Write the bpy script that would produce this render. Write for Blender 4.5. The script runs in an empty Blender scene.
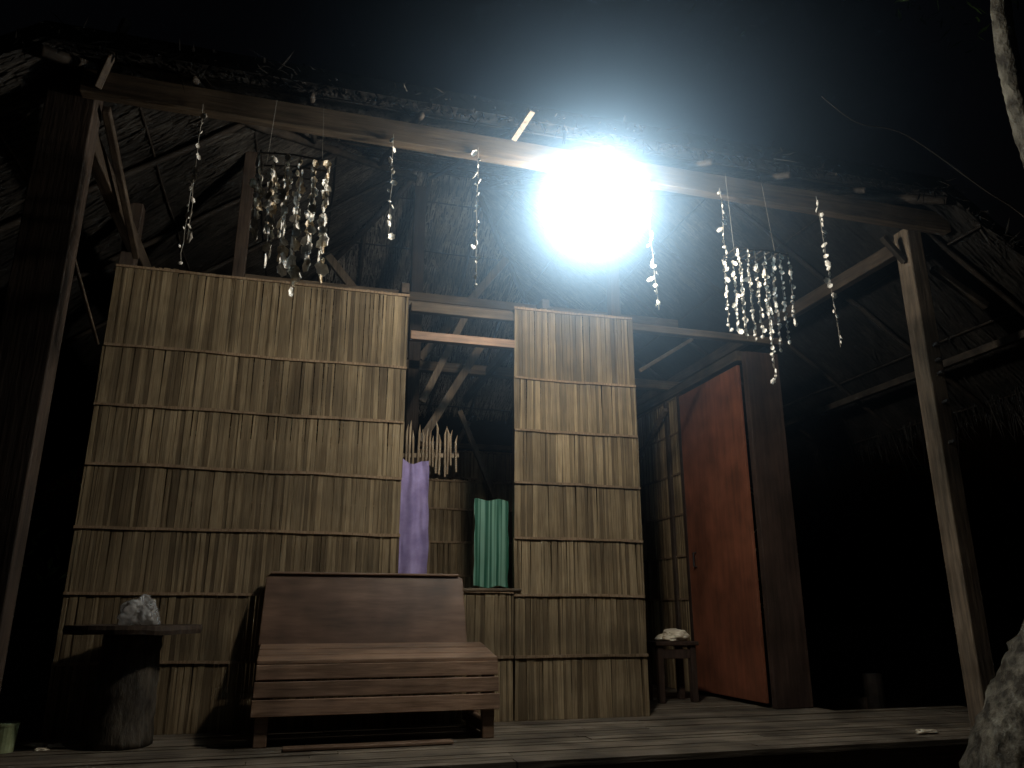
import bpy, math, random, bmesh
from mathutils import Vector, Matrix, noise
random.seed(7)
R=random.random
def U(a,b): return a+(b-a)*random.random()
scene=bpy.context.scene
COL=scene.collection
V=Vector

# ------------------------------------------------------------ materials
def new_mat(name):
    m=bpy.data.materials.new(name); m.use_nodes=True
    nt=m.node_tree; b=nt.nodes['Principled BSDF']
    return m,nt,b
def N(nt,t,**k):
    n=nt.nodes.new(t)
    for a,v in k.items(): setattr(n,a,v)
    return n
def grain_mat(name,c1,c2,scale=(8,8,1),rough=.75,attr=False,bump=.3,spec=.25,nscale=6.0,dirt=.55,lo=.32,hi=.68,bdist=.01):
    m,nt,b=new_mat(name); L=nt.links
    tc=N(nt,'ShaderNodeTexCoord'); mp=N(nt,'ShaderNodeMapping'); mp.inputs['Scale'].default_value=scale
    L.new(tc.outputs['Object'],mp.inputs['Vector'])
    n1=N(nt,'ShaderNodeTexNoise'); n1.inputs['Scale'].default_value=nscale; n1.inputs['Detail'].default_value=4; n1.inputs['Roughness'].default_value=.65
    L.new(mp.outputs['Vector'],n1.inputs['Vector'])
    n2=N(nt,'ShaderNodeTexNoise'); n2.inputs['Scale'].default_value=3.0; n2.inputs['Detail'].default_value=2
    L.new(tc.outputs['Object'],n2.inputs['Vector'])
    r=N(nt,'ShaderNodeValToRGB'); r.color_ramp.elements[0].position=lo; r.color_ramp.elements[1].position=hi
    r.color_ramp.elements[0].color=(*c1,1); r.color_ramp.elements[1].color=(*c2,1)
    L.new(n1.outputs['Fac'],r.inputs['Fac'])
    r2=N(nt,'ShaderNodeValToRGB'); r2.color_ramp.elements[0].position=.35; r2.color_ramp.elements[1].position=.62
    r2.color_ramp.elements[0].color=(dirt,dirt,dirt,1); r2.color_ramp.elements[1].color=(1,1,1,1)
    L.new(n2.outputs['Fac'],r2.inputs['Fac'])
    mx=N(nt,'ShaderNodeMix',data_type='RGBA',blend_type='MULTIPLY'); mx.inputs[0].default_value=1
    L.new(r.outputs['Color'],mx.inputs[6]); L.new(r2.outputs['Color'],mx.inputs[7])
    out=mx.outputs[2]
    if attr:
        a=N(nt,'ShaderNodeAttribute',attribute_name='col')
        m2=N(nt,'ShaderNodeMix',data_type='RGBA',blend_type='MULTIPLY'); m2.inputs[0].default_value=1
        L.new(out,m2.inputs[6]); L.new(a.outputs['Color'],m2.inputs[7]); out=m2.outputs[2]
    L.new(out,b.inputs['Base Color'])
    b.inputs['Roughness'].default_value=rough; b.inputs['Specular IOR Level'].default_value=spec
    if bump>0:
        bp=N(nt,'ShaderNodeBump'); bp.inputs['Strength'].default_value=bump; bp.inputs['Distance'].default_value=bdist
        L.new(n1.outputs['Fac'],bp.inputs['Height']); L.new(bp.outputs['Normal'],b.inputs['Normal'])
    return m
M={}
M['slatz']=grain_mat('bamboo_slats',(.60,.56,.50),(1,1,1),(50,50,1.8),attr=True,nscale=3,bump=0,dirt=.66,lo=.36,hi=.6)
M['plankx']=grain_mat('weathered_planks',(.45,.42,.4),(1,1,1),(1,22,22),attr=True,nscale=3,bump=.5,dirt=.45)
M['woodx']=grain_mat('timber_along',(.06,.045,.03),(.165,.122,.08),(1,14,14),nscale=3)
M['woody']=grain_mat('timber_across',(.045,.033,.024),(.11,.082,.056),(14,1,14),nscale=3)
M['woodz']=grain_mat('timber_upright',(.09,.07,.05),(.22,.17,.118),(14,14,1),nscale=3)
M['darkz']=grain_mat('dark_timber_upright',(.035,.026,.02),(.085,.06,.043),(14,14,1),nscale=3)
M['pole']=grain_mat('roof_pole',(.022,.018,.014),(.06,.048,.036),(3,3,3),nscale=4,bump=0)
M['poled']=grain_mat('roof_lath',(.014,.011,.009),(.035,.028,.021),(3,3,3),nscale=4,bump=0)
M['thatch']=grain_mat('palm_thatch',(.45,.41,.37),(1,1,1),(10,10,10),attr=True,nscale=4,bump=0,rough=.85,dirt=.4)
M['bench']=grain_mat('bench_timber',(.45,.43,.41),(1,1,1),(1.5,22,22),nscale=2.5,rough=.55,spec=.35,bump=.2,dirt=.55,attr=True)
M['benchback']=grain_mat('bench_panel',(.09,.053,.035),(.215,.135,.09),(.8,6,6),nscale=2.0,rough=.38,spec=.45,bump=.08,dirt=.5)
M['door']=grain_mat('orange_door_paint',(.17,.062,.032),(.26,.088,.045),(9,9,1),nscale=2,rough=.8,bump=.1,dirt=.6)
M['frame']=grain_mat('brown_frame',(.03,.02,.015),(.075,.046,.034),(14,14,1),nscale=2,rough=.7)
M['log']=grain_mat('log_bark',(.03,.026,.02),(.11,.093,.07),(6,6,1.5),nscale=5,bump=.9)
M['bark']=grain_mat('tree_bark',(.045,.04,.03),(.22,.205,.16),(1,1,.6),nscale=13,bump=1,dirt=.35,lo=.40,hi=.62,bdist=.03)
M['ground']=grain_mat('soil',(.03,.025,.018),(.09,.07,.05),(1,1,1),nscale=5,bump=.6)
M['leaf']=grain_mat('leaves',(.03,.06,.02),(.07,.12,.035),(2,2,2),nscale=3,rough=.5,bump=0)
M['lilac']=grain_mat('lilac_cloth',(.27,.21,.42),(.42,.35,.60),(2,2,2),nscale=3,rough=.8,dirt=.7,bump=.05)
M['green']=grain_mat('green_satin',(.012,.085,.05),(.15,.30,.22),(12,1,.1),nscale=2.2,rough=.5,spec=.3,dirt=.85,bump=0,lo=.47,hi=.55)
M['bone']=grain_mat('pale_sticks',(.22,.16,.10),(.42,.33,.22),(6,6,1),nscale=3)
M['shell']=grain_mat('sea_shell',(.72,.69,.60),(.92,.90,.83),(1,1,1),nscale=30,rough=.4,spec=.5,dirt=.85,bump=0)
M['shellb']=grain_mat('brown_sea_shell',(.50,.38,.23),(.82,.70,.50),(1,1,1),nscale=30,rough=.4,spec=.5,dirt=.7,bump=0)
M['thread']=grain_mat('nylon_thread',(.25,.24,.2),(.4,.38,.34),(1,1,1),bump=0)
M['cream']=grain_mat('cream_cloth',(.6,.52,.38),(.8,.74,.6),(3,3,3),rough=.9)
M['cup']=grain_mat('pale_green_tin',(.3,.38,.2),(.45,.52,.3),(3,3,3),rough=.5)
M['black']=grain_mat('dark_socket',(.03,.03,.03),(.05,.05,.05),(3,3,3),rough=.5)
m,nt,b=new_mat('thin_plastic'); M['plastic']=m
b.inputs['Base Color'].default_value=(.42,.43,.43,1); b.inputs['Roughness'].default_value=.25
tr=N(nt,'ShaderNodeBsdfTransparent'); ms=N(nt,'ShaderNodeMixShader'); ms.inputs[0].default_value=.5
nt.links.new(tr.outputs[0],ms.inputs[1]); nt.links.new(b.outputs[0],ms.inputs[2])
nt.links.new(ms.outputs[0],nt.nodes['Material Output'].inputs[0])
m,nt,b=new_mat('glare_glow'); M['glow']=m  # emission for the globe that imitates the glare around the bulb
em=N(nt,'ShaderNodeEmission'); em.inputs[0].default_value=(.80,.92,1,1); em.inputs[1].default_value=14
tr=N(nt,'ShaderNodeBsdfTransparent'); ms=N(nt,'ShaderNodeMixShader'); ms.inputs[0].default_value=.35
nt.links.new(tr.outputs[0],ms.inputs[1]); nt.links.new(em.outputs[0],ms.inputs[2])
nt.links.new(ms.outputs[0],nt.nodes['Material Output'].inputs[0])
m.cycles.emission_sampling='NONE'
# scattering volume added as the lamp's glare halo, thickest close to it
m=bpy.data.materials.new('glare_halo'); m.use_nodes=True; nt=m.node_tree; nt.nodes.remove(nt.nodes['Principled BSDF']); M['halo']=m
at=N(nt,'ShaderNodeAttribute',attribute_name='density')
vs=N(nt,'ShaderNodeVolumeScatter'); vs.inputs['Color'].default_value=(.38,.65,1,1); vs.inputs['Anisotropy'].default_value=.3
nt.links.new(at.outputs['Fac'],vs.inputs['Density']); nt.links.new(vs.outputs[0],nt.nodes['Material Output'].inputs['Volume'])

# ------------------------------------------------------------ mesh helper
class MB:
    def __init__(s): s.v=[];s.f=[];s.c=[]
    def add(s,vs,fs,c=(1,1,1)):
        o=len(s.v); s.v+= [tuple(x) for x in vs]; s.f+=[tuple(i+o for i in f) for f in fs]; s.c+=[c]*len(vs)
    def obox(s,o,a,b,c,col=(1,1,1)):
        o,a,b,c=V(o),V(a),V(b),V(c)
        vs=[o,o+a,o+a+b,o+b,o+c,o+a+c,o+a+b+c,o+b+c]
        fs=[(0,3,2,1),(4,5,6,7),(0,1,5,4),(1,2,6,5),(2,3,7,6),(3,0,4,7)]
        if a.cross(b).dot(c)<0: fs=[tuple(reversed(f)) for f in fs]
        s.add(vs,fs,col)
    def box(s,x0,x1,y0,y1,z0,z1,col=(1,1,1)):
        s.obox((x0,y0,z0),(x1-x0,0,0),(0,y1-y0,0),(0,0,z1-z0),col)
    def beam(s,p0,p1,w,h,col=(1,1,1)):
        p0,p1=V(p0),V(p1); d=p1-p0; up=V((0,0,1))
        if abs(d.normalized().z)>.98: up=V((0,1,0))
        x=d.cross(up).normalized()*w; y=x.cross(d).normalized()*h
        s.obox(p0-x/2-y/2,x,y,d,col)
    def tube(s,pts,rad,n=8,col=(1,1,1),rough=0,rs=9):
        pts=[V(p) for p in pts]
        if not isinstance(rad,(list,tuple)): rad=[rad]*len(pts)
        rings=[];ref=None
        for i,p in enumerate(pts):
            d=(pts[min(i+1,len(pts)-1)]-pts[max(i-1,0)]).normalized()
            if ref is None:
                ref=d.orthogonal().normalized()
            ref=(ref-d*ref.dot(d)).normalized(); q=d.cross(ref)
            ring=[]
            for k in range(n):
                a=2*math.pi*k/n; dirv=ref*math.cos(a)+q*math.sin(a)
                r=rad[i]
                if rough: r*=1+rough*noise.noise((p+dirv*r)*rs)+rough*.7*noise.noise((p+dirv*r)*rs*2.7)
                ring.append(p+dirv*r)
            rings.append(ring)
        vs=[v for r in rings for v in r]; fs=[]
        for i in range(len(pts)-1):
            for k in range(n):
                fs.append((i*n+k,i*n+(k+1)%n,(i+1)*n+(k+1)%n,(i+1)*n+k))
        fs.append(tuple(reversed(range(n)))); fs.append(tuple(range((len(pts)-1)*n,len(pts)*n)))
        s.add(vs,fs,col)
WL={}
def build(mb,name,mat,origin=(0,0,0),parent=None,bevel=0,smooth=False):
    o=V(origin)
    me=bpy.data.meshes.new(name)
    me.from_pydata([tuple(V(v)-o) for v in mb.v],[],mb.f)
    ca=me.color_attributes.new('col','FLOAT_COLOR','POINT')
    flat=[]
    for c in mb.c: flat+=[c[0],c[1],c[2],1]
    ca.data.foreach_set('color',flat)
    me.materials.append(M[mat]); me.update()
    if smooth: me.polygons.foreach_set('use_smooth',[True]*len(me.polygons))
    ob=bpy.data.objects.new(name,me); COL.objects.link(ob)
    place(ob,o,parent)
    if bevel:
        bm=ob.modifiers.new('b','BEVEL'); bm.width=bevel; bm.segments=2; bm.limit_method='ANGLE'
    return ob
def place(ob,o,parent=None):
    o=V(o); WL[ob]=o
    if parent is not None:
        ob.parent=parent; ob.location=o-WL[parent]
    else: ob.location=o
def empty(name,origin,parent=None):
    e=bpy.data.objects.new(name,None); e.empty_display_size=.2; COL.objects.link(e); place(e,origin,parent); return e
def tag(ob,label,cat,group=None):
    ob['label']=label; ob['category']=cat
    if group: ob['group']=group
def part_beam(name,mat,p0,p1,w,h,parent,bevel=.006,jit=0):
    mb=MB(); mb.beam(p0,p1,w,h); return build(mb,name,mat,p0,parent,bevel)
def part_box(name,mat,x0,x1,y0,y1,z0,z1,parent,bevel=.006,col=(1,1,1)):
    mb=MB(); mb.box(x0,x1,y0,y1,z0,z1,col); return build(mb,name,mat,(x0,y0,z0),parent,bevel)
def part_pole(name,mat,p0,p1,r,parent,n=8,wob=.008):
    p0,p1=V(p0),V(p1); k=max(3,int((p1-p0).length/.4)+2); pts=[]
    for i in range(k):
        p=p0.lerp(p1,i/(k-1)); pts.append(p+V((U(-wob,wob),U(-wob,wob),U(-wob,wob))))
    mb=MB(); mb.tube(pts,[r*U(.88,1.1) for _ in pts],n); return build(mb,name,mat,p0,parent,smooth=True)

# ------------------------------------------------------------ ground
GZ=-.55
mb=MB(); n=60; S=60
for i in range(n+1):
    for j in range(n+1):
        x=-S+2*S*i/n; y=-S+2*S*j/n
        mb.v.append((x,y,GZ+.05*noise.noise(V((x*.3,y*.3,0)))));mb.c.append((1,1,1))
for i in range(n):
    for j in range(n):
        a=i*(n+1)+j; mb.f.append((a,a+n+1,a+n+2,a+1))
g=build(mb,'ground','ground',(0,0,0),smooth=True); g['kind']='structure'

# ------------------------------------------------------------ hut
hut=empty('hut',(.58,1.5,0))
tag(hut,'bamboo and palm thatch hut on a raised timber porch','hut')

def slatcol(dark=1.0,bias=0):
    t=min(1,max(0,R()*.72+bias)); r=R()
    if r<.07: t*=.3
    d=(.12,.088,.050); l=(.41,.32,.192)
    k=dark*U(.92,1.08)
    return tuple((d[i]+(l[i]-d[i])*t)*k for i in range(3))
BANDS=[0.0,.40,.80,1.19,1.58,1.97,2.37,2.93]
def slat_wall(name,p,u,nrm,length,bands,dark=1.0,battens=True,parent=hut,seed=1,top=True):
    random.seed(seed)
    p,u,nrm=V(p),V(u),V(nrm); mb=MB()
    for bi in range(len(bands)-1):
        z0,z1=bands[bi],bands[bi+1]; c=0; tone=U(-.05,.13)
        while c<length-.004:
            w=min(U(.010,.026) if R()<.75 else U(.026,.042),length-c)
            off=U(0,.006); t=.008
            j=U(-.002,.01); lean=U(-.006,.006)
            zt=z1+(U(-.015,.02) if bi==len(bands)-2 else j)
            a=p+u*c+nrm*off+V((0,0,z0+.001))
            mb.obox(a,u*(w-U(.0004,.0018)),nrm*t,u*lean+V((0,0,zt-z0-.001)),slatcol(dark,tone+.16*noise.noise(V((c*2.2,z0*3,seed)))))
            c+=w
    ks=bands[1:] if top else bands[1:-1]
    for z in ks:
        m=max(6,int(length/.15)); cc=U(.85,1.3)
        zs=[z+.012*noise.noise(V((i*.2,z*5,seed)))+U(-.002,.002) for i in range(m+1)]
        a0,a1=U(-.004,.006),U(-.004,.006)
        for i in range(m):
            pa=a0+(length-a0-a1)*i/m; pb=a0+(length-a0-a1)*(i+1)/m
            h=.017*U(.85,1.15)
            mb.obox(p+u*pa+nrm*.0145+V((0,0,zs[i]-h/2)),u*(pb-pa)+V((0,0,zs[i+1]-zs[i])),nrm*(.009+U(-.0006,.0006)),V((0,0,h)),(.26*cc,.185*cc,.115*cc))
    return build(mb,name,'slatz',p,parent)
slat_wall('wall',(-1.30,0,0),(1,0,0),(0,-1,0),1.98,BANDS,seed=3)
slat_wall('wall',(.68,0,0),(1,0,0),(0,-1,0),.80,[0,.40,.825],seed=4)
slat_wall('wall',(1.484,0,0),(1,0,0),(0,-1,0),.976,BANDS,seed=5)
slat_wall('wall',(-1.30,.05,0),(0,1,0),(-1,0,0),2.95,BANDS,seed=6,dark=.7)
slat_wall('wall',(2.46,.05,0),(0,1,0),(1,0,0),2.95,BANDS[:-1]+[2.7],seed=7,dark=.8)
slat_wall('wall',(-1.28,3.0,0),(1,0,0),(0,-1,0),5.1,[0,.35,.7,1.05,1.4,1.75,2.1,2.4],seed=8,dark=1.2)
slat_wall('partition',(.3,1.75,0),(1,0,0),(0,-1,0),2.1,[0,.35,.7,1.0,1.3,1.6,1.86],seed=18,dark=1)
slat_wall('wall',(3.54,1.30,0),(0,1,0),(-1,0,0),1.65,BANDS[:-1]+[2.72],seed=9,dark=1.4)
random.seed(20)
for (x,z0,z1) in [(.635,0,2.93),(1.49,0,2.93)]:
    part_box('stud','woodz',x-.0,x+.045,.016,.07,z0,z1-.005,hut)
part_box('window_sill','woodx',.66,1.53,-.03,.08,.826,.846,hut)
part_box('lintel','woodx',.70,1.49,.02,.075,2.83,2.90,hut)
part_box('lintel','bench',.70,1.49,-.01,.055,2.60,2.665,hut,.004,(.38,.23,.14))
part_box('wall_plate','woodx',-1.32,2.44,.075,.15,2.86,2.935,hut)
part_box('wall_plate','woodx',2.47,3.86,.03,.10,2.86,2.92,hut)
part_box('corner_post','darkz',-1.33,-1.23,.16,.26,-.5,3.5,hut)
part_box('corner_post','darkz',2.36,2.445,.16,.25,-.5,4.0,hut)
part_box('post','darkz',-.585,-.50,.16,.24,0,4.05,hut)
part_box('king_post','darkz',.94,1.06,1.90,2.02,0,5.0,hut)
part_beam('tie_beam','woodx',(-1.3,1.94,3.02),(4.0,1.94,3.02),.08,.1,hut)
part_beam('tie_beam','woodx',(-.6,1.0,3.35),(3.4,1.0,3.35),.07,.08,hut)
part_beam('tie_beam','woody',(.65,.0,3.0),(.65,3.0,3.0),.06,.08,hut)
part_beam('tie_beam','woody',(1.75,.02,3.0),(1.75,3.0,3.0),.06,.08,hut)
part_beam('brace','woodz',(1.06,1.96,3.1),(1.95,1.96,4.3),.06,.08,hut)
part_beam('brace','woodz',(.94,1.96,3.1),(.1,1.96,4.1),.06,.08,hut)
part_beam('brace','woodz',(.98,1.2,2.1),(1.55,1.2,3.1),.05,.07,hut)
part_beam('brace','woodz',(1.35,2.8,1.9),(1.75,2.8,2.7),.04,.05,hut)
part_beam('brace','woodz',(.95,1.0,2.4),(1.35,1.0,3.3),.05,.06,hut)
part_beam('brace','woodz',(1.75,1.6,1.7),(1.40,1.6,2.5),.045,.05,hut)
part_box('rail','woodx',.7,3.5,2.9,2.96,2.42,2.48,hut)
# porch posts
part_box('post','darkz',-1.42,-1.19,-1.37,-1.22,GZ,3.60,hut)
part_beam('brace','woody',(-1.17,-1.45,3.30),(-1.05,-1.56,3.66),.04,.04,hut)
mb=MB(); mb.obox((4.0,-1.32,GZ),(.125,0,0),(0,.13,0),(-.01,.0,3.30-GZ)); build(mb,'post','woodz',(4.07,-1.25,GZ),hut,.008)
random.seed(31)
for z in (2.02,2.22,2.31,2.42,1.75):
    mb=MB(); mb.tube([(4.06,-1.318,z),(4.06,-1.36,z+.005)],.012,8); build(mb,'peg','black',(4.06,-1.32,z),hut)
part_beam('beam','woodx',(-1.25,-1.41,3.345),(4.25,-1.41,3.305),.07,.14,hut)
part_beam('beam','woody',(-1.25,-1.30,3.17),(-1.25,5.0,3.17),.07,.12,hut)
part_beam('beam','woody',(4.06,-1.20,3.22),(4.06,5.0,3.22),.07,.11,hut)
part_beam('beam','pole',(4.98,-1.55,2.62),(4.98,5.0,2.62),.05,.06,hut)
part_beam('brace','woody',(-1.15,-1.30,3.28),(-1.17,-.08,2.98),.04,.05,hut)
part_beam('brace','woody',(-1.29,-1.10,2.62),(-1.33,-.03,2.36),.02,.02,hut)
part_beam('brace','pole',(4.2,-1.28,3.02),(4.62,-1.28,2.78),.05,.05,hut)
part_beam('brace','pole',(3.98,-1.27,3.05),(3.82,-1.27,3.22),.04,.04,hut)
# passage wall with door
part_box('door_post','frame',3.535,3.85,.10,.165,.0,2.80,hut,.005)
dr=part_box('door','door',3.50,3.53,.19,1.24,.03,2.70,hut,.004)
mb=MB(); mb.tube([(3.495,1.1,1.2),(3.47,1.1,1.2),(3.47,1.1,1.08),(3.495,1.1,1.08)],.008,6); build(mb,'handle','black',(3.5,1.1,1.15),dr)
part_beam('door_head','woody',(3.53,.17,2.78),(3.53,3.0,2.78),.08,.09,hut)
part_box('post','frame',3.50,3.58,1.245,1.30,0,2.73,hut)
part_box('post','darkz',3.50,3.56,1.52,1.58,0,2.73,hut)
part_beam('brace','woodz',(3.46,2.4,2.1),(3.46,1.45,2.62),.04,.05,hut)
part_beam('brace','woodx',(2.5,-.02,2.50),(3.05,.10,2.86),.02,.03,hut)

# ---- deck
random.seed(41)
mb=MB(); y=-1.37
while y<3.0:
    w=U(.075,.115); xa=-2.6
    xend=5.0 if y<-.1 else 3.9
    seams=[xa]
    while seams[-1]<xend: seams.append(min(xend,seams[-1]+U(1.6,2.9)))
    for a,b in zip(seams[:-1],seams[1:]):
        if b-a<.02: continue
        t=U(.7,1.15)*.95; z=U(-.005,0); fe=U(-.015,.015) if y<-1.3 else 0
        mb.obox((a+.002,y+.004+fe,-.03+z),(b-a-.004,U(-.006,.006),0),(0,w-.011-fe,0),(0,0,.03+U(-.001,.001)),(.25*t,.215*t,.165*t))
    y+=w
build(mb,'floor','plankx',(0,0,0),hut)
part_box('joist','woodx',-2.6,5.0,-1.34,-1.26,-.17,-.037,hut)
part_box('joist','darkz',-2.6,5.0,.9,.98,-.17,-.037,hut)
for x in (-2.4,-.6,1.2,3.0,4.8):
    for y in (-1.2,1.4):
        part_pole('stilt','darkz',(x,y,GZ-.05),(x,y,-.17),.07,hut,10)

# ------------------------------------------------------------ roof
EZ,EY,BY=3.41,-1.6,5.4
XL,XR=-1.4,4.08; RZ=5.16; RL,RR=.93,1.58; RY=1.9
fz=lambda x,y: EZ+.5*(y-EY)
bz=lambda x,y: EZ+.5*(BY-y)
rz=lambda x,y: EZ-.7*(x-XR)
lz=lambda x,y: EZ+.75*(x-XL)
EXR,EXL=5.64,-3.0
def polyin(x,y,P):
    c=False; j=len(P)-1
    for i in range(len(P)):
        if (P[i][1]>y)!=(P[j][1]>y) and x<(P[j][0]-P[i][0])*(y-P[i][1])/(P[j][1]-P[i][1])+P[i][0]: c=not c
        j=i
    return c
slopes=[
 (fz,[(XL,EY),(XR,EY),(RR,RY),(RL,RY)],(1,0),(0,1),.5),
 (bz,[(XR,BY),(XL,BY),(RL,RY),(RR,RY)],(-1,0),(0,-1),.5),
 (rz,[(XR,EY),(EXR,EY),(EXR,BY),(XR,BY),(RR,RY)],(0,1),(-1,0),.7),
 (lz,[(EXL,EY),(XL,EY),(RL,RY),(XL,BY),(EXL,BY)],(0,-1),(1,0),.75)]
random.seed(51)
mb=MB()
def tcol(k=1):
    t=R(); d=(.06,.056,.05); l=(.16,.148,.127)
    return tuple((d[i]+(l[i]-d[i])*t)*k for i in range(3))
def sst(a,b,x):
    t=max(0,min(1,(x-a)/(b-a))); return t*t*(3-2*t)
for zf,P,e,s,sl in slopes:
    top=[(x,y,zf(x,y)+.13) for x,y in P]; bot=[(x,y,zf(x,y)+.03) for x,y in P]; n=len(P)
    mb.add(bot+top,[tuple(range(n)),tuple(reversed(range(n,2*n)))]+[(i,i+n,(i+1)%n+n,(i+1)%n) for i in range(n)],(.02,.018,.015))
    xs=[p[0] for p in P]; ys=[p[1] for p in P]
    e=V((*e,0)); s3=V((*s,sl)).normalized()
    nn=e.cross(s3); nn=nn if nn.z<0 else -nn
    isx=abs(e.x)>.5
    ulo,uhi=(min(xs),max(xs)) if isx else (min(ys),max(ys))
    slo,shi=(min(ys),max(ys)) if isx else (min(xs),max(xs))
    r=slo+(.12 if zf is fz else 0)
    back=(zf is bz)
    while r<shi:
        c=ulo+U(0,.03)
        while c<uhi:
            x,y=(c,r) if isx else (r,c)
            if polyin(x,y,P):
                if zf is fz: lit_k=.22+1.4*sst(EY+.1,EY+1.1,y)  # strips coloured darker towards the eave to hold down the lamp light
                elif zf is bz: lit_k=2.8  # back slope coloured brighter in place of light reaching it
                elif zf is rz: lit_k=.22+1.5*sst(3.8,2.9,x)  # light over the interior put into the strip colour
                else: lit_k=.28+1.0*sst(-.9,-.1,x)  # left slope: interior light painted in the same way
                lit_k*=.75+.5*abs(noise.noise(V((x*3,y*3,1))))*2
                w=U(.010,.026); ln=U(.14,.30)
                ang=U(-.2,.2) if R()<.9 else U(-.7,.7)
                d=(s3*math.cos(ang)+e*math.sin(ang))
                pe=(e*math.cos(ang)-s3*math.sin(ang))
                o=V((x,y,zf(x,y)+.018))+nn*U(.0,.010)
                tip=o-d*ln*.55+nn*U(.002,.018 if R()<.95 else .05); base=o+d*ln*.45
                q=[base-pe*w/2,base+pe*w/2,tip+pe*w*.35,tip-pe*w*.35]
                mb.add(q,[(0,1,2,3)],tcol(lit_k))
            c+=U(.008,.018)*(1.8 if back else 1)
        r+=.085*(1.3 if back else 1)
def fringe(p0,p1,out,nf,l0,l1,dens,down,k=1.4,br=.05):
    p0,p1,out=V(p0),V(p1),V(out); L=(p1-p0).length; e=(p1-p0).normalized(); c=0
    while c<L:
        o=p0+e*c+V((0,0,U(.0,.13)))-out*U(0,.05)
        amp=.25+1.2*abs(noise.noise(V((c*2.3,nf,0))))+.7*abs(noise.noise(V((c*11,nf,3))))
        d=(out*U(.1,1)+V((0,0,-U(-.2,down)))+e*U(-.9,.9)).normalized()*U(l0,l1)*amp
        w=U(.004,.016)
        pe=(e*.8+V((0,0,U(-.6,.6)))).normalized()*w
        mid=o+d*.6+V((0,0,-.01)); tip=o+d+V((0,0,-U(0,.04)))
        kk=k*(8 if R()<br else U(.3,1.3))
        mb.add([o-pe/2,o+pe/2,mid+pe*.4,mid-pe*.4,tip],[(0,1,2,3),(3,2,4)],tcol(kk))
        c+=dens*U(.4,1.6)
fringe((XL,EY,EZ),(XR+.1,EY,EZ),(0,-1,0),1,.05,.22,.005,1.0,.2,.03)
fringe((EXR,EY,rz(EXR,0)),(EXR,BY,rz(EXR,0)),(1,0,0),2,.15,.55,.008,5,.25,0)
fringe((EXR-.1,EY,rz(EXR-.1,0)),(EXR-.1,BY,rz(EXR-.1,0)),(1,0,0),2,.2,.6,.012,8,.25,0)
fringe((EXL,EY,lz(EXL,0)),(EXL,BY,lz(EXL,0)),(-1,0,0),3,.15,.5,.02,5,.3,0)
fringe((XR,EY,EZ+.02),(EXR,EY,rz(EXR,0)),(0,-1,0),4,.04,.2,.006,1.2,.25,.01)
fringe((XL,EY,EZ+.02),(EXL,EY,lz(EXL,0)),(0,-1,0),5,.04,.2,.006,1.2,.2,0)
roof=build(mb,'roof','thatch',(1.25,1.9,3.41),hut)
mb=MB(); mb.tube([(RL-.1,RY,RZ+.15),(RR+.1,RY,RZ+.15)],.12,10); build(mb,'ridge_cap','pole',(1.2,RY,RZ+.1),roof)
dz=-.06
x=XL+.1
while x<XR:
    ye=EY+(x-XL)*(RY-EY)/(RL-XL) if x<RL else (EY+(XR-x)*(RY-EY)/(XR-RR) if x>RR else RY)
    if ye-EY>.25:
        ys_=EY+U(.03,.12)
        part_pole('rafter','pole',(x+U(-.05,.05),ys_,fz(x,ys_)+dz+.02),(x,ye,fz(x,ye)+dz),.021,roof)
        part_pole('rafter','pole',(x,BY,bz(x,BY)+dz),(x,2*RY-ye,bz(x,2*RY-ye)+dz),.021,roof)
    x+=.6
y=EY+.3
while y<BY:
    yy=y if y<=RY else 2*RY-y
    xe=XR-(yy-EY)*(XR-RR)/(RY-EY); part_pole('rafter','poled',(EXR+.05,y,rz(EXR+.05,y)+dz),(xe,y,rz(xe,y)+dz),.021,roof)
    xe=XL+(yy-EY)*(RL-XL)/(RY-EY); part_pole('rafter','poled',(EXL-.05,y,lz(EXL-.05,y)+dz),(xe,y,lz(xe,y)+dz),.021,roof)
    y+=1.0
dz=-.012
y=EY+.2
while y<RY:
    t=(y-EY)/(RY-EY); xa=XL+(RL-XL)*t; xb=XR+(RR-XR)*t
    part_pole('purlin','poled',(xa,y,fz(0,y)+dz),(xb,y,fz(0,y)+dz),.009,roof,6)
    part_pole('purlin','poled',(xa,2*RY-y,fz(0,y)+dz),(xb,2*RY-y,fz(0,y)+dz),.009,roof,6)
    y+=.6
x=EXR-.1
while x>RR+.3:
    t=max(0,(XR-x)/(XR-RR)); ya=EY+(RY-EY)*t
    part_pole('purlin','poled',(x,ya,rz(x,0)+dz),(x,2*RY-ya,rz(x,0)+dz),.009,roof,6); x-=.6
x=EXL+.1
while x<RL-.3:
    t=max(0,(x-XL)/(RL-XL)); ya=EY+(RY-EY)*t
    part_pole('purlin','poled',(x,ya,lz(x,0)+dz),(x,2*RY-ya,lz(x,0)+dz),.009,roof,6); x+=.6
for a in [(XL,EY),(XL,BY)]:
    part_pole('hip_rafter','pole',(a[0],a[1],EZ-.05),(RL,RY,RZ-.08),.035,roof)
for a in [(XR,EY),(XR,BY)]:
    part_pole('hip_rafter','pole',(a[0],a[1],EZ-.05),(RR,RY,RZ-.08),.035,roof)
mb=MB(); mb.beam((1.06,-1.50,3.36),(1.13,-1.66,3.46),.035,.02); build(mb,'lath','woodz',(1.05,-1.5,3.3),roof)

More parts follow.
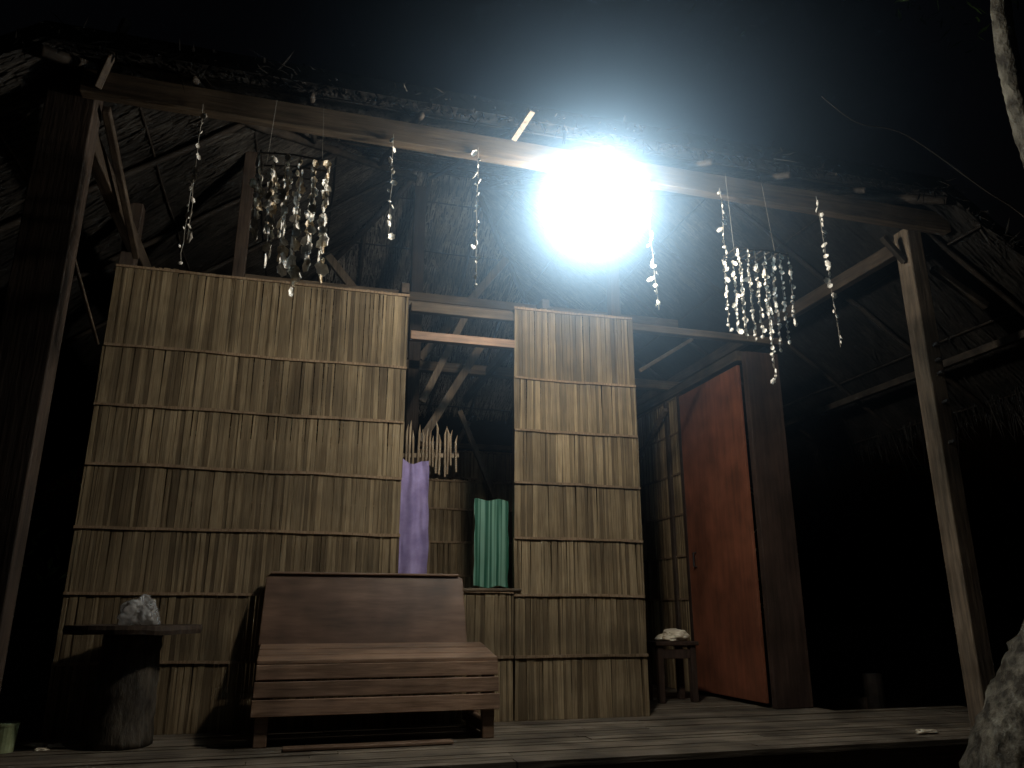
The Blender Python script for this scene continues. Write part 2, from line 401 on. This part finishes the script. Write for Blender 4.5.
# ------------------------------------------------------------ lamp
LP=V((1.51,-1.62,2.93)); rs=.27
lamp=empty('hanging_lamp',LP+V((0,0,rs+.12)))
tag(lamp,'white lamp hanging from the porch beam inside a glowing globe added as its glare','lamp')
mb=MB(); prof=[]
for i in range(17):
    a=math.pi*i/16; prof.append((LP.x,LP.y,LP.z-rs*math.cos(a)))
mb.tube([V(p) for p in prof],[max(.004,rs*math.sin(math.pi*i/16)) for i in range(17)],32)
build(mb,'glare_globe','glow',LP,lamp,smooth=True)  # oversized glowing globe added to give the lamp its disc of glare
mb=MB(); mb.tube([LP+V((0,0,rs-.005)),LP+V((0,0,rs+.03)),LP+V((0,0,rs+.06))],[.03,.03,.018],12); build(mb,'socket','black',LP+V((0,0,rs)),lamp)
mb=MB(); mb.tube([LP+V((0,0,rs+.06)),LP+V((0,.05,rs+.12)),LP+V((0,.12,rs+.15)),(LP.x,-1.44,3.37)],.005,6); build(mb,'cord','black',LP+V((0,0,rs+.06)),lamp)
ld=bpy.data.lights.new('bulb','POINT'); ld.energy=215; ld.color=(.99,.985,.965); ld.shadow_soft_size=.07
lo=bpy.data.objects.new('bulb',ld); COL.objects.link(lo); place(lo,LP,lamp)
# glare halo added around the lamp: volume-cube field, denser towards the middle
HR=2.3
vd=bpy.data.volumes.new('halo'); halo=bpy.data.objects.new('halo',vd); COL.objects.link(halo); halo.location=LP; halo['kind']='structure'
vd.materials.append(M['halo']); vd.render.step_size=.36
ng=bpy.data.node_groups.new('halo_field','GeometryNodeTree')
ng.interface.new_socket('Geometry',in_out='INPUT',socket_type='NodeSocketGeometry')
ng.interface.new_socket('Geometry',in_out='OUTPUT',socket_type='NodeSocketGeometry')
go=ng.nodes.new('NodeGroupOutput'); vc=ng.nodes.new('GeometryNodeVolumeCube'); sm=ng.nodes.new('GeometryNodeSetMaterial'); sm.inputs['Material'].default_value=M['halo']
ps=ng.nodes.new('GeometryNodeInputPosition'); ln=ng.nodes.new('ShaderNodeVectorMath'); ln.operation='LENGTH'
mx=ng.nodes.new('ShaderNodeMath'); mx.operation='MAXIMUM'; mx.inputs[1].default_value=.25
pw=ng.nodes.new('ShaderNodeMath'); pw.operation='POWER'; pw.inputs[1].default_value=-1.4
mr=ng.nodes.new('ShaderNodeMapRange'); mr.interpolation_type='SMOOTHSTEP'; mr.inputs['From Min'].default_value=0; mr.inputs['From Max'].default_value=HR; mr.inputs['To Min'].default_value=.145; mr.inputs['To Max'].default_value=0
mu=ng.nodes.new('ShaderNodeMath'); mu.operation='MULTIPLY'
L=ng.links
L.new(ps.outputs[0],ln.inputs[0]); L.new(ln.outputs['Value'],mx.inputs[0]); L.new(mx.outputs[0],pw.inputs[0]); L.new(ln.outputs['Value'],mr.inputs['Value'])
L.new(pw.outputs[0],mu.inputs[0]); L.new(mr.outputs['Result'],mu.inputs[1]); L.new(mu.outputs[0],vc.inputs['Density'])
vc.inputs['Min'].default_value=(-HR,-HR,-HR); vc.inputs['Max'].default_value=(HR,HR,HR)
for k in ('Resolution X','Resolution Y','Resolution Z'): vc.inputs[k].default_value=42
L.new(vc.outputs[0],sm.inputs['Geometry']); L.new(sm.outputs[0],go.inputs[0])
md=halo.modifiers.new('field','NODES'); md.node_group=ng

# ------------------------------------------------------------ shells
def shell_mesh(name,mat,seed,elong):
    random.seed(seed); mb=MB(); n=12; vs=[(0,0,.004)]
    for ring,(rr,zz) in enumerate([(.45,.0),(.8,-.25),(1.0,-.55)]):
        for k in range(n):
            a=2*math.pi*k/n; w=1+.1*math.cos(k*math.pi)+U(-.12,.12)
            vs.append((rr*w*math.cos(a)*.5,zz*.35,-rr*w*math.sin(a)*.5*elong-.35*elong))
    vs[0]=(0,.02,-.35*elong)
    fs=[(0,1+k,1+(k+1)%n) for k in range(n)]
    for r_ in range(2):
        for k in range(n):
            a=1+r_*n+k; b=1+r_*n+(k+1)%n; fs.append((a,a+n,b+n,b))
    mb.add(vs,fs); me=bpy.data.meshes.new(name); me.from_pydata(mb.v,[],mb.f); me.materials.append(M[mat]); me.update()
    me.polygons.foreach_set('use_smooth',[True]*len(me.polygons)); return me
SH=[shell_mesh('shell','shell',1,1.0),shell_mesh('shell','shell',2,1.5),shell_mesh('shell','shellb',3,1.2),shell_mesh('shell','shell',4,.7)]
def garland(x,y,z0,z1,n,size,label,lean=0):
    top=V((x,y,z0)); mb=MB()
    pts=[V((x+lean*i/8+U(-.006,.006),y+U(-.004,.004),z0+(z1-z0)*i/8)) for i in range(9)]
    mb.tube(pts,.0018,5); g=build(mb,'shell_garland','thread',top)
    tag(g,label,'shell garland','single strings of shells hanging from the beam')
    for i in range(n):
        f=(i+.8)/n*.98 + (U(-.25,.25)/n); f=max(0,min(.99,f)); k=min(7,int(f*8)); p=pts[k].lerp(pts[k+1],f*8-k)
        s=bpy.data.objects.new('shell',SH[random.choice([0,1,3])]); COL.objects.link(s)
        sc=size*U(.55,1.1)*(1.3 if i==n-1 else 1); s.scale=(sc,sc,sc); s.rotation_euler=(U(-.5,.5),U(-1.2,1.2),U(0,6.28))
        place(s,p+V((U(-.012,.012),0,0)),g)
random.seed(61)
gy=-1.455
garland(-.65,gy,3.30,2.50,12,.034,'thin string of small shells hanging from the beam',.01)
garland(-.76,gy+.6,3.2,2.62,6,.028,'faint string of small shells behind the beam')
garland(.372,gy,3.30,2.655,12,.038,'short string of pale shells hanging from the beam',-.005)
garland(.857,gy,3.30,2.41,20,.031,'long string of small shells hanging from the beam')
garland(1.92,gy,3.28,2.40,20,.032,'string of pale shells hanging close to the lamp',.04)
garland(2.44,gy,3.28,2.70,14,.036,'string of white shells beside the shell mobile')
garland(3.09,gy-.08,3.28,2.25,24,.042,'leaning string of white shells near the porch post',.05)

def mobile(cx,cy,zb,zt,rx,ry,nx,ny,lens,size,mats,label,gap,grow,tail=None):
    root=empty('shell_mobile',(cx,cy,zb)); tag(root,label,'shell mobile','shell mobiles hanging from the porch beam')
    mb=MB()
    for k in range(ny):
        t=-ry+2*ry*k/(ny-1); mb.tube([(cx-rx,cy+t,zt+U(-.01,.01)),(cx,cy+t,zt+.012),(cx+rx,cy+t,zt+U(-.01,.01))],.005,6)
    for k in range(nx):
        t=-rx+2*rx*k/(nx-1); mb.tube([(cx+t,cy-ry,zt+.010),(cx+t,cy+ry,zt+.016)],.005,6)
    build(mb,'frame','pole',(cx,cy,zt),root)
    mb=MB()
    for sx_ in (-1,1):
        mb.tube([(cx+sx_*rx*.75,cy+.05,zb),(cx+sx_*rx*.85,cy,zt)],.0008,5)
    build(mb,'cord','thread',(cx,cy,zb),root)
    todo=[(i,j,None) for j in range(ny) for i in range(nx)]
    if tail: todo.append((nx*.62,ny*.4,tail))
    for i,j,tl in todo:
        sx=cx-rx+2*rx*i/(nx-1)+U(-.006,.006); sy=cy-ry+2*ry*j/(ny-1)+U(-.01,.01)
        L=tl or lens(i/(nx-1),j)*U(.85,1.12)
        vs=MB(); pts=[(sx+U(-.004,.004),sy,zt-L*k/4) for k in range(5)]; vs.tube(pts,.0015,4)
        me=bpy.data.meshes.new('strand')
        vv=list(vs.v); ff=list(vs.f); mi=[0]*len(ff); zz=zt-.01
        while zz>zt-L:
            src=SH[random.choice(mats)]; big=1+grow*((zt-zz)/L)**2
            sc=size*U(.65,1.3)*big
            mat=Matrix.Translation((sx+U(-.006,.006),sy,zz))@Matrix.Rotation(U(0,6.28),4,'Z')@Matrix.Rotation(U(-.8,.8),4,'Y')@Matrix.Scale(sc,4)
            o=len(vv); vv+=[tuple(mat@v.co) for v in src.vertices]; isb=(src.materials[0] is M['shellb'])
            for p in src.polygons: ff.append(tuple(q+o for q in p.vertices)); mi.append(2 if isb else 1)
            zz-=gap*U(.7,1.3)*big
        o=V((sx,sy,zt)); me.from_pydata([tuple(V(v)-o) for v in vv],[],ff)
        for k in ('thread','shell','shellb'): me.materials.append(M[k])
        me.polygons.foreach_set('material_index',mi); me.update()
        ob=bpy.data.objects.new('strand',me); COL.objects.link(ob); place(ob,o,root)
random.seed(71)
mobile(-.15,-1.56,3.36,2.93,.165,.11,6,3,lambda s,j:.36+.22*math.sin(s*2.2+.1)*(.8+.15*j),.033,[0,1,2,1],'square mobile of brown and cream shells hanging by the beam',.032,.5)
random.seed(72)
mobile(2.58,-1.56,3.36,2.77,.17,.08,7,2,lambda s,j:.46+.14*s*(1.3-s)+.03*j,.024,[0,1,3],'square mobile of small white shells hanging by the beam',.029,.1,.78)

# ------------------------------------------------------------ bench
bench=empty('bench',(.5,-.4,0)); tag(bench,'brown slatted wooden bench standing against the bamboo wall','bench')
bx0,bx1=-.15,1.20
BC=lambda k:(.40*k,.262*k,.175*k)
mb=MB()
ys=[(-.655,-.52,.440,.458,1.15),(-.512,-.377,.462,.483,1.0),(-.367,-.21,.488,.508,.9)]
for a,b,za,zb,k in ys: mb.obox((bx0,a,za-.022),(bx1-bx0,0,0),(0,b-a,zb-za),(0,0,.022),BC(k*.8))
build(mb,'seat','bench',(.5,-.4,.45),bench,.004)
mb=MB()
for i,(za,zb,k) in enumerate([(.339,.416,1.05),(.249,.329,.85),(.155,.239,1.1)]):
    e=.004*i; mb.obox((bx0-e,-.667-e*1.5,za),(bx1-bx0+2*e,0,U(-.003,.003)),(0,.022,0),(0,0,zb-za),BC(k))
build(mb,'front_board','bench',(.5,-.65,.3),bench,.003)
mb=MB()
pts=[(-.165,-.205,.50),(1.115,-.205,.50),(1.10,-.10,.90),(1.065,-.092,.925),(-.13,-.092,.925),(-.155,-.10,.90)]
th=V((0,.025,0)); n=6
mb.add([V(p) for p in pts]+[V(p)+th for p in pts],[tuple(range(n)),tuple(reversed(range(n,2*n)))]+[(i,i+n,(i+1)%n+n,(i+1)%n) for i in range(n)])
back=build(mb,'backrest','benchback',(.5,-.2,.5),bench,.005)
mb=MB(); mb.beam((-.13,-.095,.929),(1.07,-.095,.926),.035,.014,BC(.8)); build(mb,'top_rail','bench',(.5,-.1,.93),back,.004)
for x in (bx0+.01,bx1-.06):
    part_box('side_board','bench',x,x+.05,-.64,-.20,.36,.415,bench,.004,BC(.7))
first=None
for (x,y) in ((bx0+.015,-.645),(bx1-.085,-.645),(bx0+.015,-.25),(bx1-.085,-.25)):
    if first is None:
        mb=MB(); mb.box(x,x+.07,y,y+.06,0,.345,BC(.8)); first=build(mb,'leg','bench',(x,y,0),bench,.005)
    else:
        c=first.copy(); COL.objects.link(c); place(c,(x,y,0),bench)
for x in (bx0+.02,bx1-.08):
    part_box('skid','bench',x,x+.055,-.58,-.05,.03,.09,bench,.005,BC(.7))
for x in (bx0+.03,bx1-.13):
    mb=MB(); mb.beam((x,-.17,.36),(x,-.075,.9),.05,.03,BC(.6)); build(mb,'back_post','bench',(x,-.18,.4),bench,.004)
mb=MB(); mb.obox((.02,-.80,.001),(.9,.01,0),(0,.09,0),(0,0,.014),BC(.6)); b_=build(mb,'loose_board','bench',(.4,-.75,0),None,.003); tag(b_,'thin loose wooden board lying on the deck before the bench','board')

# ------------------------------------------------------------ log table + bag
tx,ty=-.83,-.36
tab=empty('log_table',(tx,ty,0)); tag(tab,'rough round table made from a log with a slab top','table')
mb=MB(); mb.tube([(tx,ty,.575*k/18) for k in range(19)],[.15+.012*(1-k/18) for k in range(19)],48,rough=.07,rs=12); build(mb,'pedestal','log',(tx,ty,0),tab,smooth=True)
mb=MB(); n=48; vs=[]
for z in (.577,.60,.622):
    for k in range(n):
        a=2*math.pi*k/n; r=.36*(1+.08*noise.noise(V((math.cos(a)*1.5,math.sin(a)*1.5,3)))+.02*noise.noise(V((a*6,1,3)))) *(1 if z==.60 else .985); vs.append((tx+r*math.cos(a),ty+r*math.sin(a)*.8,z+.006*noise.noise(V((a*3,z,0)))))
fs=[tuple(reversed(range(n))),tuple(range(2*n,3*n))]+[(r_*n+k,r_*n+(k+1)%n,(r_+1)*n+(k+1)%n,(r_+1)*n+k) for r_ in range(2) for k in range(n)]
mb.add(vs,fs); build(mb,'table_top','darkz',(tx,ty,.6),tab)
def crumple(name,mat,c,rx,ry,rz_,seed,amp,sub=5,neck=0):
    bm=bmesh.new(); bmesh.ops.create_icosphere(bm,subdivisions=sub,radius=1)
    for v in bm.verts:
        p=v.co.copy(); d=1+amp*noise.noise(p*1.3+V((seed,0,0)))+amp*.45*abs(noise.noise(p*2.7+V((0,seed,0))))-amp*.25*abs(noise.noise(p*6+V((0,0,seed))))
        kx=1-neck*max(0,p.z)**1.2
        v.co=V((p.x*rx*d*kx,p.y*ry*d*kx,max(-.85,p.z)*rz_*d)); v.co.z=max(v.co.z,-rz_*.8)
    me=bpy.data.meshes.new(name); bm.to_mesh(me); bm.free(); me.materials.append(M[mat])
    me.polygons.foreach_set('use_smooth',[True]*len(me.polygons))
    ob=bpy.data.objects.new(name,me); COL.objects.link(ob); place(ob,V(c)+V((0,0,rz_*.8)),None); return ob
o=crumple('plastic_bag','plastic',(-.80,-.40,.623),.10,.08,.085,3.3,.6,5,.4); tag(o,'crumpled clear plastic bag on the log table','plastic bag')
sx,sy=3.03,.80
st=empty('stool',(sx,sy,0)); tag(st,'small dark wooden stool standing beside the orange door','stool')
mb=MB(); mb.box(sx-.19,sx+.19,sy-.16,sy+.16,.43,.46); build(mb,'seat','frame',(sx,sy,.43),st,.005)
lg=None
for dx in (-.17,.12):
    for dy in (-.14,.09):
        if lg is None: mb=MB(); mb.box(sx+dx,sx+dx+.05,sy+dy,sy+dy+.05,0,.43); lg=build(mb,'leg','frame',(sx+dx,sy+dy,0),st,.004)
        else:
            c=lg.copy(); COL.objects.link(c); place(c,(sx+dx,sy+dy,0),st)
mb=MB(); mb.box(sx-.12,sx+.12,sy-.13,sy-.11,.33,.40); build(mb,'stretcher','frame',(sx,sy-.12,.35),st,.003)
o=crumple('cloth','cream',(3.05,.76,.461),.11,.08,.05,8.1,.5); tag(o,'folded cream cloth lying on the small stool','cloth')

def curtain(name,mat,x0,x1,y,z0,z1,folds,label,flare=0,sag=0,amp=.018,pinch=0):
    mb=MB(); nu,nv=56,26; vs=[]
    for j in range(nv+1):
        t=j/nv; z=z1+(z0-z1)*t
        for i in range(nu+1):
            s=i/nu; k=.75+.25*t; pw=1-pinch*(1-t)**2
            xx=x0+(x1-x0)*(.5+(s-.5)*pw)+flare*t*(s-.2)+.012*noise.noise(V((s*3,t*5,2)))
            yy=y+amp*k*math.sin(s*folds*2*math.pi+.8*math.sin(t*2.3))+amp*.8*noise.noise(V((s*7,t*4,x0)))
            vs.append((xx,yy,z+.008*math.sin(s*folds*2*math.pi+1)-sag*math.sin(s*math.pi)*(1-t)))
    mb.add(vs,[(j*(nu+1)+i,j*(nu+1)+i+1,(j+1)*(nu+1)+i+1,(j+1)*(nu+1)+i) for j in range(nv) for i in range(nu)])
    ob=build(mb,name,mat,(x0,y,z1),None,smooth=True)
    tag(ob,label,'curtain'); return ob
curtain('curtain','lilac',.685,.885,.13,.90,1.74,1.5,'lilac cloth curtain hanging inside the window opening',.02,.03,.010,.0)
curtain('curtain','green',1.225,1.475,.12,.86,1.47,1.5,'shiny green cloth curtain tied up in the window opening',.0,0,.004)
random.seed(81)
mb=MB()
for i in range(14):
    x=.73+.36*i/13+U(-.01,.01); z0=1.68+U(-.05,.05); z1=1.92+U(0,.16)
    mb.tube([(x,.2,z0),(x+U(-.008,.008),.2,z1-.06),(x+U(-.01,.01),.2,z1)],[.008,.009,.001],6)
mb.beam((.71,.215,1.78),(1.12,.215,1.80),.012,.03)
o=build(mb,'stick_rack','bone',(.9,.2,1.7)); tag(o,'row of pale pointed sticks hanging in the window opening','stick rack')

mb=MB(); mb.tube([(-1.37,-.42,.001),(-1.37,-.42,.13)],[.05,.058],20); mb.tube([(-1.37,-.42,.128),(-1.37,-.42,.14)],[.061,.061],20)
o=build(mb,'cup','cup',(-1.37,-.42,0)); tag(o,'pale green tin cup standing on the deck','cup')
for i,(x,y,s) in enumerate([(-1.24,-.30,.035),(-1.15,-.33,.03),(-1.19,-.42,.02)]):
    o=crumple('wrapper','cream',(x,y,.001),s*1.5,s,s*.35,i*3.1,.8,3); tag(o,'small crumpled pale wrapper on the deck','litter','crumpled wrappers on the deck')
o=crumple('wrapper','cream',(3.72,-1.15,.001),.07,.03,.012,9.4,.7,3); tag(o,'pale scrap of litter lying at the deck edge','litter')
mb=MB(); mb.tube([(5.05,.9,GZ),(5.05,.9,0),(5.05,.9,.16)],[.09,.085,.08],14,rough=.1); o=build(mb,'stump','poled',(5.05,.9,GZ)); tag(o,'short weathered stump standing behind the deck','stump')

# ------------------------------------------------------------ tree
random.seed(91)
def smooth_path(P,n=8):
    out=[]; P=[V(p) for p in P]
    for i in range(len(P)-1):
        p0=P[max(i-1,0)];p1=P[i];p2=P[i+1];p3=P[min(i+2,len(P)-1)]
        for k in range(n):
            t=k/n; out.append(.5*((2*p1)+(p2-p0)*t+(2*p0-5*p1+4*p2-p3)*t*t+(3*p1-p0-3*p2+p3)*t**3))
    out.append(P[-1]); return out
def rads(R_,n=8):
    out=[]
    for a,b in zip(R_[:-1],R_[1:]): out+=[a+(b-a)*k/n for k in range(n)]
    return out+[R_[-1]]
tree=empty('tree',(3.2,-2.1,GZ)); tag(tree,'leaning tree with pale mottled bark beside the deck','tree')
mb=MB()
mb.tube(smooth_path([(3.22,-2.08,GZ-.05),(3.35,-2.1,0),(3.66,-2.2,.6),(3.97,-2.42,1.5),(3.87,-2.55,2.3),(3.57,-2.64,2.9),(3.42,-2.72,3.35),(3.32,-2.82,3.74),(3.34,-2.9,4.3),(3.1,-3.0,5.0)],20),rads([.25,.205,.165,.12,.085,.058,.052,.046,.042,.03],20),56,rough=.13,rs=14)
mb.tube(smooth_path([(3.97,-2.42,1.5),(4.3,-2.3,2.4),(4.5,-2.3,3.4),(4.6,-2.5,4.6)]),rads([.1,.09,.07,.04]),16,rough=.15)
trunk=build(mb,'trunk','bark',(3.2,-2.1,GZ),tree,smooth=True)
mb=MB()
mb.tube(smooth_path([(3.82,-2.57,2.42),(3.5,-2.55,2.68),(3.317,-2.53,2.80),(2.9,-2.5,3.07),(2.66,-2.44,3.14),(2.46,-2.44,3.26)]),rads([.009,.006,.004,.003,.0025,.002]),8,rough=.3)
build(mb,'branch','poled',(3.8,-2.57,2.4),tree,smooth=True)
mb=MB()
cl=[V((3.1+U(-1.6,1.8),-3.0+U(-1.2,1.6),5.3+U(-.35,1.4))) for _ in range(38)]
for c in cl:
    for _ in range(90):
        p=c+V((random.gauss(0,.28),random.gauss(0,.28),random.gauss(0,.16)))
        d=V((U(-1,1),U(-1,1),U(-.9,.3))).normalized(); s_=d.orthogonal().normalized(); L=U(.06,.13)
        mb.add([p,p+d*L*.5+s_*L*.2,p+d*L,p+d*L*.5-s_*L*.2],[(0,1,2,3)])
for c in cl[::2]: mb.tube([(3.2,-2.95,4.6),V((3.2,-2.95,4.6)).lerp(c,.5)+V((0,0,.15)),c],[.03,.015,.006],5)
build(mb,'crown','leaf',(3.1,-3,5.3),tree)
random.seed(95)
mb=MB()
for i in range(150):
    c=V((U(-16,22),U(9,14),GZ+U(.2,5.5)))
    for _ in range(40):
        p=c+V((random.gauss(0,.5),random.gauss(0,.4),random.gauss(0,.4)))
        d=V((U(-1,1),U(-1,1),U(-1,.6))).normalized(); s_=d.orthogonal().normalized(); L=U(.2,.42)
        mb.add([p,p+d*L*.5+s_*L*.18,p+d*L,p+d*L*.5-s_*L*.18],[(0,1,2,3)])
o=build(mb,'thicket','leaf',(0,11,GZ)); o['kind']='stuff'

# ------------------------------------------------------------ world
w=bpy.data.worlds.new('World'); scene.world=w; w.use_nodes=True; nt=w.node_tree
bg=nt.nodes['Background']; sky=N(nt,'ShaderNodeTexSky'); sky.sky_type='NISHITA'; sky.sun_disc=False
sky.sun_elevation=math.radians(-4); sky.sun_rotation=math.radians(200)
nt.links.new(sky.outputs[0],bg.inputs[0]); bg.inputs[1].default_value=.05
w.cycles.sampling_method='NONE'

# ------------------------------------------------------------ camera
cd=bpy.data.cameras.new('camera'); cam=bpy.data.objects.new('camera',cd); COL.objects.link(cam)
cam.location=(0,-5.298,.7); cam.rotation_euler=(math.radians(90+16.4),0,-math.radians(15.5))
cd.sensor_width=36; cd.lens=27.07; cd.clip_end=300; cd.clip_start=.05
scene.camera=cam
scene.view_settings.view_transform='Standard'; scene.view_settings.look='None'; scene.view_settings.exposure=0
